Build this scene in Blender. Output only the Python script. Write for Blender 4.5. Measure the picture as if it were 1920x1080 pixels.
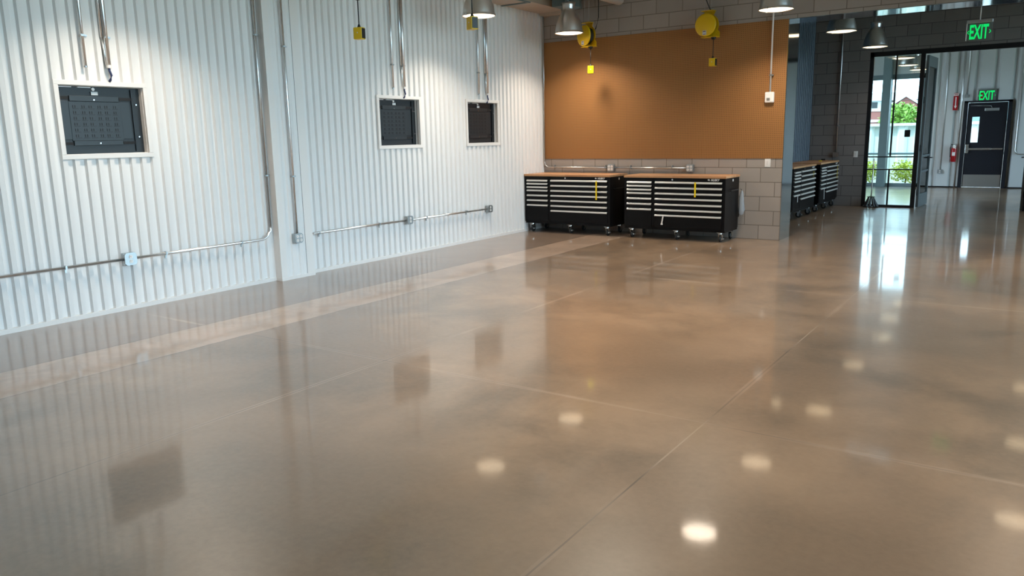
import bpy, bmesh, math, random
from mathutils import Vector, Matrix
random.seed(7)
PI = math.pi
S = bpy.context.scene
C = S.collection
for o in list(bpy.data.objects): bpy.data.objects.remove(o)

# ------------------------------------------------------------------ camera, world, lights, exposure
cd = bpy.data.cameras.new('camera'); cam = bpy.data.objects.new('camera', cd); C.objects.link(cam)
S.camera = cam
cd.sensor_width = 36.0; cd.lens = 1449.3 / 1920 * 36.0; cd.clip_start = .05; cd.clip_end = 400
YAW, PIT, ROL = map(math.radians, (34.481, -11.009, -1.141))
fw = Vector((-math.sin(YAW)*math.cos(PIT), math.cos(YAW)*math.cos(PIT), math.sin(PIT)))
rt = Vector((math.cos(YAW), math.sin(YAW), 0)); up = rt.cross(fw)
r2 = math.cos(ROL)*rt + math.sin(ROL)*up; u2 = -math.sin(ROL)*rt + math.cos(ROL)*up
m3 = Matrix((r2, u2, -fw)).transposed()
cam.matrix_world = Matrix.Translation((6.92, -11.094, 1.503)) @ m3.to_4x4()

W = bpy.data.worlds.new('sky'); S.world = W; W.use_nodes = True
bg = W.node_tree.nodes['Background']
bg.inputs['Color'].default_value = (.60, .81, 1.0, 1); bg.inputs['Strength'].default_value = 8.4

sd = bpy.data.lights.new('sun', 'SUN'); sd.energy = 5.0; sd.angle = .01; sd.color = (1, .96, .88)
sun = bpy.data.objects.new('sun', sd); C.objects.link(sun)
sun.rotation_euler = Vector((-.55, -.45, 1.0)).to_track_quat('Z', 'Y').to_euler()

def portal(name, loc, rot, sx, sy):
    l = bpy.data.lights.new(name, 'AREA'); l.shape = 'RECTANGLE'; l.size = sx; l.size_y = sy
    l.cycles.is_portal = True
    o = bpy.data.objects.new(name, l); C.objects.link(o); o.location = loc; o.rotation_euler = rot
portal('window_portal', (9.6, -6.5, 2.05), (0, PI/2, 0), 4.1, 11.6)
portal('window_portal', (9.6, 3.15, 2.15), (0, PI/2, 0), 2.9, 4.5)
portal('window_portal', (9.6, 9.1, 1.5), (0, PI/2, 0), 3.0, 5.0)
portal('window_portal', (1.2, 12.3, 1.5), (-PI/2, 0, 0), 5.8, 2.8)

S.view_settings.view_transform = 'Standard'; S.view_settings.look = 'None'
S.view_settings.exposure = 0.0; S.view_settings.gamma = 1.0; S.view_settings.use_curve_mapping = False
S.cycles.use_denoising = True; S.cycles.denoising_prefilter = 'ACCURATE'; S.cycles.denoising_input_passes = 'RGB_ALBEDO_NORMAL'; S.cycles.use_adaptive_sampling = False
S.cycles.max_bounces = 10; S.cycles.diffuse_bounces = 5; S.cycles.glossy_bounces = 5
S.cycles.transparent_max_bounces = 12; S.cycles.caustics_reflective = False; S.cycles.caustics_refractive = False
S.cycles.sample_clamp_indirect = 6.0

# ------------------------------------------------------------------ materials
def srgb(r, g, b):
    f = lambda c: (c/255/12.92 if c/255 <= .04045 else ((c/255+.055)/1.055)**2.4)
    return (f(r), f(g), f(b), 1)
def mat(name, col, rough=.5, metal=0.0, spec=.5, emit=None, es=0, coat=0, coat_r=.05, noise=0, nscale=8):
    m = bpy.data.materials.new(name); m.use_nodes = True
    nt = m.node_tree; b = nt.nodes['Principled BSDF']
    b.inputs['Base Color'].default_value = col; b.inputs['Roughness'].default_value = rough
    b.inputs['Metallic'].default_value = metal; b.inputs['Specular IOR Level'].default_value = spec
    b.inputs['Coat Weight'].default_value = coat; b.inputs['Coat Roughness'].default_value = coat_r
    if emit: b.inputs['Emission Color'].default_value = emit; b.inputs['Emission Strength'].default_value = es
    if noise:
        tc = nt.nodes.new('ShaderNodeTexCoord'); n = nt.nodes.new('ShaderNodeTexNoise')
        n.inputs['Scale'].default_value = nscale; n.inputs['Detail'].default_value = 5
        mx = nt.nodes.new('ShaderNodeMix'); mx.data_type = 'RGBA'
        mx.inputs['A'].default_value = tuple(c*(1-noise) for c in col[:3])+(1,)
        mx.inputs['B'].default_value = tuple(min(1, c*(1+noise)) for c in col[:3])+(1,)
        nt.links.new(tc.outputs['Object'], n.inputs['Vector'])
        nt.links.new(n.outputs['Fac'], mx.inputs['Factor']); nt.links.new(mx.outputs['Result'], b.inputs['Base Color'])
    return m
class NT:
    def __init__(s, m): s.t = m.node_tree; s.b = s.t.nodes['Principled BSDF']
    def n(s, typ, **k):
        x = s.t.nodes.new(typ)
        for a, v in k.items(): setattr(x, a, v)
        return x
    def l(s, a, b): s.t.links.new(a, b)
    def math(s, op, a, b=None, c=None, clamp=False):
        x = s.n('ShaderNodeMath', operation=op); x.use_clamp = clamp
        for i, v in enumerate((a, b, c)):
            if v is None: continue
            if isinstance(v, (int, float)): x.inputs[i].default_value = v
            else: s.l(v, x.inputs[i])
        return x.outputs[0]
    def mix(s, f, a, b):
        x = s.n('ShaderNodeMix', data_type='RGBA')
        for k, v in (('Factor', f), ('A', a), ('B', b)):
            if isinstance(v, (int, float, tuple)): x.inputs[k].default_value = v
            else: s.l(v, x.inputs[k])
        return x.outputs['Result']

M = {}
M['white_metal'] = mat('white_painted_metal', srgb(226, 224, 222), .5, spec=.35, noise=.015, nscale=1.5)
M['white_trim'] = mat('white_trim_paint', srgb(226, 222, 218), .4)
M['galv'] = mat('galvanised_conduit', (.78, .79, .79, 1), .32, 1.0, noise=.15, nscale=30)
M['box_steel'] = mat('galvanised_box_steel', (.42, .45, .46, 1), .35, .9, noise=.1, nscale=60)
M['alu'] = mat('spun_aluminium', (.78, .77, .75, 1), .30, 1.0)
M['clad'] = mat('polished_metal_cladding', (.62, .66, .68, 1), .09, 1.0)
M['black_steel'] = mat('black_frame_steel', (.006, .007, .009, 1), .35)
M['rear_grey'] = mat('grey_rear_wall_paint', srgb(140, 134, 128), .7)
M['leaf_daylit'] = mat('daylit_door_steel', srgb(88, 96, 98), .4)  # greyer copy of the frame steel, daylight on the leaves put into the colour
M['black_paint'] = mat('black_gloss_paint', (.003, .003, .0035, 1), .38, spec=.18)
M['black_matt'] = mat('black_matt_panel', (.008, .011, .014, 1), .45)
M['panel_plate'] = mat('dark_panel_plate', (.013, .018, .022, 1), .4)
M['slot'] = mat('slot_dark', (.003, .003, .004, 1), .7)
M['rubber'] = mat('black_rubber', (.01, .01, .01, 1), .5)
M['chrome'] = mat('bright_zinc', (.75, .76, .76, 1), .22, 1.0)
M['handle'] = mat('brushed_handle', (.80, .79, .76, 1), .42, .55)
M['yellow'] = mat('yellow_paint', srgb(226, 186, 10), .35)
M['yellow_tag'] = mat('yellow_tape', srgb(245, 212, 0), .5)
M['neon'] = mat('bright_yellow_plastic', srgb(238, 232, 0), .4)
M['white'] = mat('white_plastic', srgb(236, 232, 228), .35)
M['sticker'] = mat('pale_label', srgb(205, 212, 214), .5)
M['sticker_red'] = mat('dark_red_print', srgb(110, 40, 40), .5)
M['blue_cable'] = mat('blue_flexible_cable', srgb(40, 52, 92), .4)
M['grey_square'] = mat('plain_grey_sticker', srgb(120, 118, 112), .4)
M['red'] = mat('red_enamel', srgb(170, 20, 28), .3)
M['navy'] = mat('dark_navy_door_paint', srgb(16, 20, 30), .35)
M['bulkhead'] = mat('beige_bulkhead_paint', srgb(190, 178, 166), .6)
M['ceil'] = mat('ceiling_deck_paint', srgb(185, 184, 180), .7)
M['greywall'] = mat('pale_grey_corrugated', srgb(200, 204, 204), .5, noise=.03, nscale=2)
M['greycol'] = mat('grey_column_paint', srgb(110, 128, 132), .5)
M['bluewall'] = mat('blue_grey_corrugated', srgb(62, 74, 88), .5, .0)
M['lens'] = mat('lamp_lens', (1, 1, 1, 1), .5, emit=(1.0, .78, .52, 1), es=4.5)
M['lens_dim'] = mat('lamp_lens_far', (1, 1, 1, 1), .5, emit=(1.0, .76, .46, 1), es=3)
M['exit_green'] = mat('exit_letter_green', (.0, .4, .08, 1), .5, emit=(0, .62, .12, 1), es=1.0)
M['sign_plate'] = mat('clear_sign_plate', srgb(96, 104, 104), .25)
M['brick'] = mat('red_brick', srgb(128, 76, 70), .8)
M['ext_white'] = mat('white_exterior_trim', srgb(185, 188, 190), .6)
M['ext_shingle'] = mat('pale_roof', srgb(135, 137, 140), .8)
M['leaf'] = mat('shrub_leaves', srgb(104, 140, 48), .6, noise=.35, nscale=4)
M['leaf_y'] = mat('yellow_green_leaves', srgb(178, 186, 60), .6, noise=.3, nscale=5)
M['hill'] = mat('far_hills', srgb(104, 130, 134), .9)
M['car_blue'] = mat('blue_car_paint', srgb(50, 110, 160), .3)
M['car_white'] = mat('white_car_paint', srgb(225, 230, 235), .3)
M['bark'] = mat('bark', srgb(90, 72, 55), .9)
M['steel_plate'] = mat('kick_plate_steel', (.45, .44, .42, 1), .35, 1.0)
M['mop_grey'] = mat('mop_strands', srgb(90, 98, 104), .9)
M['ext_fence'] = mat('white_fence_metal', srgb(222, 226, 226), .5)

# butcher block
m = M['wood'] = mat('butcher_block', srgb(196, 132, 78), .45)
k = NT(m); tc = k.n('ShaderNodeTexCoord'); br = k.n('ShaderNodeTexBrick')
br.inputs['Scale'].default_value = 1; br.inputs['Brick Width'].default_value = .38; br.inputs['Row Height'].default_value = .045
br.inputs['Mortar Size'].default_value = .0008; br.offset = .37
br.inputs['Color1'].default_value = srgb(204, 156, 112); br.inputs['Color2'].default_value = srgb(182, 130, 88); br.inputs['Mortar'].default_value = srgb(150, 104, 68)
k.l(tc.outputs['Object'], br.inputs['Vector'])
nz = k.n('ShaderNodeTexNoise'); mp = k.n('ShaderNodeMapping'); mp.inputs['Scale'].default_value = (3, 60, 60)
k.l(tc.outputs['Object'], mp.inputs['Vector']); k.l(mp.outputs['Vector'], nz.inputs['Vector'])
k.l(k.mix(k.math('MULTIPLY', nz.outputs['Fac'], .3), br.outputs['Color'], srgb(156, 108, 72)), k.b.inputs['Base Color'])

# concrete block walls (x, z mapping)
def cmu(name, c1, c2, mortar, xoff):
    m = mat(name, c1, .85); k = NT(m)
    tc = k.n('ShaderNodeTexCoord'); sx = k.n('ShaderNodeSeparateXYZ'); cx = k.n('ShaderNodeCombineXYZ')
    k.l(tc.outputs['Object'], sx.inputs[0])
    k.l(k.math('ADD', sx.outputs['X'], xoff), cx.inputs['X']); k.l(sx.outputs['Z'], cx.inputs['Y'])
    br = k.n('ShaderNodeTexBrick'); br.offset = .5; br.offset_frequency = 2
    br.inputs['Scale'].default_value = 1; br.inputs['Brick Width'].default_value = .4064; br.inputs['Row Height'].default_value = .2032
    br.inputs['Mortar Size'].default_value = .006; br.inputs['Mortar Smooth'].default_value = .3
    br.inputs['Color1'].default_value = c1; br.inputs['Color2'].default_value = c2; br.inputs['Mortar'].default_value = mortar
    k.l(cx.outputs[0], br.inputs['Vector'])
    n = k.n('ShaderNodeTexNoise'); n.inputs['Scale'].default_value = 3; n.inputs['Detail'].default_value = 6
    k.l(tc.outputs['Object'], n.inputs['Vector'])
    k.l(k.mix(k.math('MULTIPLY', n.outputs['Fac'], .28), br.outputs['Color'], mortar), k.b.inputs['Base Color'])
    n2 = k.n('ShaderNodeTexNoise'); n2.inputs['Scale'].default_value = 160
    k.l(tc.outputs['Object'], n2.inputs['Vector'])
    bp = k.n('ShaderNodeBump'); bp.inputs['Strength'].default_value = .5; bp.inputs['Distance'].default_value = .004
    h = k.math('SUBTRACT', k.math('MULTIPLY', n2.outputs['Fac'], .25), br.outputs['Fac'])
    k.l(h, bp.inputs['Height']); k.l(bp.outputs['Normal'], k.b.inputs['Normal'])
    return m
# vertical joint in the sixth row at x = .35
M['cmu'] = cmu('grey_concrete_block', srgb(168, 158, 150), srgb(156, 147, 139), srgb(118, 108, 100), -.35+.4064+.2032)
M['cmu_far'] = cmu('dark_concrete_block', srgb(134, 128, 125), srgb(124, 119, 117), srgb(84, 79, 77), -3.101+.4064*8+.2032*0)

# pegboard
m = M['peg'] = mat('brown_pegboard', srgb(150, 106, 62), .55, spec=.3)
k = NT(m); tc = k.n('ShaderNodeTexCoord'); sx = k.n('ShaderNodeSeparateXYZ'); k.l(tc.outputs['Object'], sx.inputs[0])
def cell(o):
    f = k.math('FRACT', k.math('DIVIDE', o, .0254)); return k.math('SUBTRACT', f, .5)
fx, fz = cell(sx.outputs['X']), cell(sx.outputs['Z'])
dist = k.math('SQRT', k.math('ADD', k.math('MULTIPLY', fx, fx), k.math('MULTIPLY', fz, fz)))
hole = k.math('LESS_THAN', dist, .17)
seam = k.math('LESS_THAN', k.math('ABSOLUTE', k.math('SUBTRACT', k.math('MODULO', k.math('ADD', sx.outputs['X'], .93), 1.219), .0)), .004)
nz = k.n('ShaderNodeTexNoise'); nz.inputs['Scale'].default_value = 1.2; nz.inputs['Detail'].default_value = 4
k.l(tc.outputs['Object'], nz.inputs['Vector'])
base = k.mix(nz.outputs['Fac'], srgb(148, 102, 58), srgb(164, 116, 68))
base = k.mix(k.math('MULTIPLY', seam, .35), base, srgb(110, 66, 34))
k.l(k.mix(hole, base, srgb(64, 34, 18)), k.b.inputs['Base Color'])

# polished concrete floor
m = M['floor'] = mat('polished_concrete', srgb(150, 126, 104), .33)
k = NT(m); tc = k.n('ShaderNodeTexCoord'); P = tc.outputs['Object']
sx = k.n('ShaderNodeSeparateXYZ'); k.l(P, sx.inputs[0]); X, Y = sx.outputs['X'], sx.outputs['Y']
def noise(sc, det=6, rough=.55, dist=0, vec=None):
    n = k.n('ShaderNodeTexNoise'); n.inputs['Scale'].default_value = sc; n.inputs['Detail'].default_value = det
    n.inputs['Roughness'].default_value = rough; n.inputs['Distortion'].default_value = dist
    k.l(vec or P, n.inputs['Vector']); return n.outputs['Fac']
def ramp(f, a, b, c0=0, c1=1):
    r = k.n('ShaderNodeMapRange'); r.inputs['From Min'].default_value = a; r.inputs['From Max'].default_value = b
    r.inputs['To Min'].default_value = c0; r.inputs['To Max'].default_value = c1; k.l(f, r.inputs['Value']); return r.outputs[0]
def soft(f, a, b):
    r = k.n('ShaderNodeMapRange', interpolation_type='SMOOTHERSTEP'); r.inputs['From Min'].default_value = a; r.inputs['From Max'].default_value = b; k.l(f, r.inputs['Value']); return r.outputs[0]
big = soft(noise(.5, 3, .5), .3, .7); mid = soft(noise(2.6, 9, .66, .5), .34, .66); fine = noise(28, 3, .6); patch = soft(noise(1.1, 7, .6, .4), .42, .75)
c = k.mix(big, srgb(120, 97, 77), srgb(160, 132, 106))
c = k.mix(k.math('MULTIPLY', mid, .5), c, srgb(122, 100, 80))
c = k.mix(k.math('MULTIPLY', patch, .75), c, srgb(90, 77, 64))
c = k.mix(k.math('MULTIPLY', ramp(fine, .25, .75), .2), c, srgb(176, 150, 124))
# infilled trench strip parallel with the left wall, with ragged edges
wob = k.math('MULTIPLY', k.math('SUBTRACT', noise(1.7, 6, .7), .5), .06)
Xw = k.math('ADD', X, wob)
ins = k.math('MULTIPLY', k.math('GREATER_THAN', Xw, 1.172), k.math('LESS_THAN', Xw, 1.782))
ins = k.math('MULTIPLY', ins, k.math('LESS_THAN', Y, -.02))
c = k.mix(k.math('MULTIPLY', ins, .8), c, k.mix(mid, srgb(190, 162, 140), srgb(168, 144, 124)))
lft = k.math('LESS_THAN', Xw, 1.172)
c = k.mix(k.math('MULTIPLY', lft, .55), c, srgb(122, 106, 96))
def line(coord, pos, w):
    return k.math('LESS_THAN', k.math('ABSOLUTE', k.math('SUBTRACT', coord, pos)), w)
edge = k.math('MAXIMUM', line(Xw, 1.172, .007), line(Xw, 1.782, .006))
edge = k.math('MULTIPLY', edge, k.math('LESS_THAN', Y, -.02))
c = k.mix(k.math('MULTIPLY', edge, ramp(noise(1.1), .35, .6, .35, .95)), c, srgb(80, 66, 56))
Xj = k.math('ADD', X, k.math('MULTIPLY', k.math('SUBTRACT', noise(1.3), .5), .01))
Yj = k.math('ADD', Y, k.math('MULTIPLY', k.math('SUBTRACT', noise(1.3), .5), .012))
sj = None
for p in (3.25, 5.553, 9.4):
    e = line(Xj, p, .0045); sj = e if sj is None else k.math('MAXIMUM', sj, e)
for p in (-11.1, -7.33, -3.54, .25, 4.1, 8.0):
    sj = k.math('MAXIMUM', sj, line(Yj, p, .0045))
halo = None
for co, p in ((Xj, 5.553), (Yj, -7.33), (Yj, -3.54), (Xj, 3.25)):
    e = line(co, p, .02); halo = e if halo is None else k.math('MAXIMUM', halo, e)
out = k.math('SUBTRACT', 1, ins)
c = k.mix(k.math('MULTIPLY', k.math('MULTIPLY', halo, out), ramp(noise(.8), .4, .65, 0, .5)), c, srgb(186, 160, 138))
c = k.mix(k.math('MULTIPLY', k.math('MULTIPLY', sj, out), ramp(noise(.7, 3), .4, .6, .4, .85)), c, k.mix(ramp(noise(.5, 2), .48, .56), srgb(72, 58, 48), srgb(176, 154, 134)))
# small pale chips
vo = k.n('ShaderNodeTexVoronoi'); vo.inputs['Scale'].default_value = 1.6; k.l(P, vo.inputs['Vector'])
chip = k.math('LESS_THAN', vo.outputs['Distance'], .008)
vo = k.n('ShaderNodeTexVoronoi'); vo.inputs['Scale'].default_value = 1.15; k.l(P, vo.inputs['Vector'])
chip = k.math('LESS_THAN', k.math('ADD', vo.outputs['Distance'], k.math('MULTIPLY', noise(30, 2), .02)), .021)
c = k.mix(k.math('MULTIPLY', chip, .75), c, srgb(226, 210, 190))
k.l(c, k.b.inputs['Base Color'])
k.l(ramp(noise(1.6, 3), .2, .8, .285, .34), k.b.inputs['Roughness'])
k.b.inputs['Specular IOR Level'].default_value = .95
k.b.inputs['Coat Weight'].default_value = .62; k.b.inputs['Coat Roughness'].default_value = .064; k.b.inputs['Coat IOR'].default_value = 1.5
bp = k.n('ShaderNodeBump'); bp.inputs['Strength'].default_value = .10; bp.inputs['Distance'].default_value = .0006
k.l(noise(26, 3), bp.inputs['Height']); k.l(bp.outputs['Normal'], k.b.inputs['Coat Normal'])

# thin architectural glass
m = M['glass'] = bpy.data.materials.new('clear_glass'); m.use_nodes = True
nt = m.node_tree; nt.nodes.remove(nt.nodes['Principled BSDF'])
tr = nt.nodes.new('ShaderNodeBsdfTransparent'); tr.inputs[0].default_value = (.93, .975, .97, 1)
gl = nt.nodes.new('ShaderNodeBsdfGlossy'); gl.inputs['Roughness'].default_value = 0.0
fr = nt.nodes.new('ShaderNodeFresnel'); fr.inputs[0].default_value = 1.5
mx = nt.nodes.new('ShaderNodeMixShader')
nt.links.new(fr.outputs[0], mx.inputs[0]); nt.links.new(tr.outputs[0], mx.inputs[1]); nt.links.new(gl.outputs[0], mx.inputs[2])
nt.links.new(mx.outputs[0], nt.nodes['Material Output'].inputs[0])
m = M['plastic_film'] = bpy.data.materials.new('clear_plastic_bag'); m.use_nodes = True
nt = m.node_tree; b = nt.nodes['Principled BSDF']; b.inputs['Base Color'].default_value = (.45, .5, .55, 1); b.inputs['Roughness'].default_value = .15; b.inputs['Alpha'].default_value = .55
m = M['ground'] = mat('outdoor_ground', srgb(150, 156, 140), .9, noise=.2, nscale=.3)

# ------------------------------------------------------------------ mesh helpers
def box(bm, x0, x1, y0, y1, z0, z1):
    v = [bm.verts.new((x, y, z)) for z in (z0, z1) for y in (y0, y1) for x in (x0, x1)]
    for f in ((0, 2, 3, 1), (4, 5, 7, 6), (0, 1, 5, 4), (2, 6, 7, 3), (0, 4, 6, 2), (1, 3, 7, 5)):
        bm.faces.new([v[i] for i in f])
def obj(name, bm, m, parent=None, loc=None, bevel=0, smooth=False):
    me = bpy.data.meshes.new(name)
    bmesh.ops.recalc_face_normals(bm, faces=bm.faces[:])
    bm.to_mesh(me); bm.free(); me.materials.append(M[m] if isinstance(m, str) else m)
    if smooth:
        for p in me.polygons: p.use_smooth = True
    o = bpy.data.objects.new(name, me); C.objects.link(o)
    if parent: o.parent = parent
    if loc: o.location = loc
    if bevel:
        b = o.modifiers.new('bevel', 'BEVEL'); b.width = bevel; b.segments = 2; b.limit_method = 'ANGLE'
    return o
def B(name, m, dims, parent=None, bevel=0):
    """dims: one or more (x0,x1,y0,y1,z0,z1)"""
    bm = bmesh.new()
    if isinstance(dims, tuple): dims = [dims]
    for d in dims: box(bm, *d)
    return obj(name, bm, m, parent, bevel=bevel)
def tube(bm, pts, r, seg=12, cap=True):
    pts = [Vector(p) for p in pts]; rings = []
    for i, p in enumerate(pts):
        t = (pts[min(i+1, len(pts)-1)] - pts[max(i-1, 0)]).normalized()
        a = Vector((0, 0, 1)) if abs(t.z) < .9 else Vector((1, 0, 0))
        u = t.cross(a).normalized(); w = t.cross(u)
        rr = r[i] if isinstance(r, (list, tuple)) else r
        rings.append([bm.verts.new(p + rr*(math.cos(2*PI*k/seg)*u + math.sin(2*PI*k/seg)*w)) for k in range(seg)])
    for a, b in zip(rings, rings[1:]):
        for k in range(seg): bm.faces.new((a[k], a[(k+1) % seg], b[(k+1) % seg], b[k]))
    if cap: bm.faces.new(rings[0]); bm.faces.new(rings[-1])
def T(name, m, pts, r, parent=None, seg=12):
    bm = bmesh.new(); tube(bm, pts, r, seg); o = obj(name, bm, m, parent)
    for p in o.data.polygons: p.use_smooth = len(p.vertices) == 4
    return o
def lathe(bm, prof, seg=40, cx=0, cy=0, axis='Z', off=0):
    rings = []
    for r, z in prof:
        ring = []
        for k in range(seg):
            a = 2*PI*k/seg; p = (cx+r*math.cos(a), cy+r*math.sin(a), z)
            if axis == 'Y': p = (cx+r*math.cos(a), z, cy+r*math.sin(a))
            if axis == 'X': p = (z, cx+r*math.cos(a), cy+r*math.sin(a))
            ring.append(bm.verts.new(p))
        rings.append(ring)
    for a, b in zip(rings, rings[1:]):
        for k in range(seg): bm.faces.new((a[k], a[(k+1) % seg], b[(k+1) % seg], b[k]))
    return rings
def cyl(bm, c, r, z0, z1, axis='Z', seg=20):
    a, b = {'Z': (c[0], c[1]), 'Y': (c[0], c[1]), 'X': (c[0], c[1])}[axis]
    rg = lathe(bm, [(r, z0), (r, z1)], seg, a, b, axis); bm.faces.new(rg[0]); bm.faces.new(rg[1])
def struct(o, kind='structure'): o['kind'] = kind; return o
def thing(name, label, cat, loc=(0, 0, 0), rz=0, group=None):
    o = bpy.data.objects.new(name, None); C.objects.link(o); o.location = loc; o.rotation_euler = (0, 0, rz)
    o.empty_display_size = .1
    return tag(o, label, cat, group)
def tag(o, label, cat, group=None):
    o['label'] = label; o['category'] = cat
    if group: o['group'] = group
    return o
def copy_tree(o, parent=None):
    c = o.copy(); C.objects.link(c); c.parent = parent
    for ch in list(o.children): copy_tree(ch, c)
    return c
def again(root, loc, rz, label):
    c = copy_tree(root); c.location = loc; c.rotation_euler = (0, 0, rz); c['label'] = label; return c
def text(name, body, size, m, parent, loc, rot, shear=0, offset=0, extr=.001, sx=1.0):
    cu = bpy.data.curves.new(name, 'FONT'); cu.body = body; cu.size = size; cu.shear = shear; cu.offset = offset; cu.extrude = extr
    cu.align_x = 'CENTER'; cu.align_y = 'CENTER'
    t = bpy.data.objects.new(name, cu); C.objects.link(t)
    bpy.context.view_layer.update()
    me = bpy.data.meshes.new_from_object(t.evaluated_get(bpy.context.evaluated_depsgraph_get()))
    bpy.data.objects.remove(t); bpy.data.curves.remove(cu)
    me.name = name; me.materials.clear(); me.materials.append(M[m])
    o = bpy.data.objects.new(name, me); C.objects.link(o); o.parent = parent; o.location = loc; o.rotation_euler = rot
    o.scale = (sx, 1, 1)
    return o

# ------------------------------------------------------------------ setting: room shells
CH = 4.6            # ceiling height
XR = 9.6           # right wall
YB = -13.0          # wall behind the camera
T1 = .5             # thickness of the block wall between the rooms
Y2, Y3 = 5.833, 12.2
floor = struct(B('floor', 'floor', (-2.2, XR+.2, YB-.2, Y3+.2, -.15, 0)))
struct(B('ceiling', 'ceil', (-2.2, XR+.2, YB-.2, Y3+.2, CH, CH+.15)))

# corrugated left wall with three recess openings
REC = [(-7.70, -6.95), (-3.858, -3.118), (-2.055, -1.318)]; RZ = (1.432, 2.017)
PILY = (-5.62, -5.15)
def corrugated(name, ya, yb, z0, z1, m, x=0.0, pitch=.1016, phase=0.0, holes=(), ridge=.040, slope=.012, depth=.026, flats=(), along='Y', sign=1):
    prof = []
    n0 = math.floor((ya-phase)/pitch)-1; n1 = math.ceil((yb-phase)/pitch)+1
    for n in range(n0, n1):
        b = phase + n*pitch
        if any(fa-.02 < b+slope and b+pitch-ridge-slope < fb for fa, fb in flats):
            continue
        prof += [(b, 0), (b+slope, -depth), (b+pitch-ridge-slope, -depth), (b+pitch-ridge, 0)]
    prof = [(y, d) for y, d in prof if ya < y < yb]
    def at(y):
        for (a, da), (b_, db) in zip(prof, prof[1:]):
            if a <= y <= b_: return da + (db-da)*(y-a)/max(b_-a, 1e-9)
        return 0.0
    cuts = [ya, yb] + [h for hh in holes for h in hh]
    prof = sorted(prof + [(y, at(y) if ya < y < yb else 0.0) for y in cuts])
    bm = bmesh.new()
    def V(y, d, z): return bm.verts.new((x+sign*d, y, z) if along == 'Y' else (y, x+sign*d, z))
    for (a, da), (b_, db) in zip(prof, prof[1:]):
        if b_-a < 1e-6: continue
        mid = (a+b_)/2; spans = [(z0, z1)]
        if any(h0 < mid < h1 for h0, h1 in holes): spans = [(z0, RZ[0]), (RZ[1], z1)]
        for s0, s1 in spans:
            bm.faces.new((V(a, da, s0), V(b_, db, s0), V(b_, db, s1), V(a, da, s1)))
    return obj(name, bm, m)
wl = corrugated('wall_left', YB, 0.0, 0, 3.6, 'white_metal', phase=-8.307, holes=REC, flats=[(-5.72, -5.06)])
struct(wl)
# backing of the left wall (outer skin and the wall core around the recesses)
bk = []
ys = [YB] + [v for r in REC for v in (r[0]-.0, r[1]+.0)] + [0.0]
for a, b_ in zip(ys[::2], ys[1::2]): bk.append((-.30, -.06, a, b_, 0, CH))
for a, b_ in REC: bk += [(-.30, -.06, a, b_, 0, RZ[0]), (-.30, -.06, a, b_, RZ[1], CH), (-.30, -.15, a, b_, RZ[0], RZ[1])]
core = B('wall_left_core', 'white_trim', bk); struct(core)
# pilaster
pil = corrugated('trim_1', PILY[0]+.075, PILY[0]+.356, 0.03, 3.6, 'white_metal', x=.1, phase=-5.512, depth=.012); struct(pil)
pb = B('trim_2', 'white_trim', [(.0, .1, PILY[0], PILY[0]+.075, .035, CH), (0, .1, PILY[0]+.362, PILY[1], .035, CH), (0, .085, PILY[0]+.075, PILY[0]+.362, .035, CH), (0, .103, PILY[0]-.003, PILY[1]+.003, 0, .035)]); struct(pb)
struct(B('seam_shade_strip', 'black_steel', (.085, .099, PILY[0]+.3565, PILY[0]+.3615, .035, 3.6)))  # dark strip laid in the shallow seam, painting in the shade of the gap
struct(B('baseboard_left', 'white_trim', [(-.02, .006, YB, PILY[0]-.003, 0, .04), (-.02, .006, PILY[1]+.003, 0, 0, .04)]))
# bulkhead boxed in along the top of the left wall
struct(B('trim_3', 'bulkhead', (0, .50, YB, -.12, 3.44, CH)))
struct(B('trim_4', 'bulkhead', (.02, .42, -.12, 0.0, 3.40, 3.48)))
struct(B('trim_5', 'greycol', [(.0, .50, -1.16, -1.12, 3.425, 3.44), (.46, .50, -3.2, -1.16, 3.425, 3.44)]))

# back wall of block with the wide opening to its right, header above
HZ = 2.995
struct(B('wall_back', 'cmu', [(-.30, 3.9, 0, T1, 0, CH), (3.9, XR, 0, T1, HZ, CH)]))
bmj = bmesh.new(); box(bmj, 3.9, 3.906, -.004, T1+.004, 0, HZ); box(bmj, 3.906, XR, -.004, T1+.004, HZ-.006, HZ)
clad = obj('trim_6', bmj, 'clad'); struct(clad)
# room beyond: blue grey corrugated wall, dark block wall
struct(corrugated('wall_left_passage', T1, Y2, 0, CH, 'bluewall', x=2.85, pitch=.1355, phase=.55, ridge=.045, slope=.03, depth=.03))
struct(B('wall_left_passage_core', 'bluewall', (2.6, 2.81, T1, Y2, 0, CH)))
SX0, SX1 = 3.90, 7.60
struct(B('wall_middle', 'cmu_far', [(2.6, SX0, Y2, Y2+.2, 0, CH), (SX0, SX1, Y2, Y2+.2, HZ, CH), (SX1, XR, Y2, Y2+.2, 0, CH)]))
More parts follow.
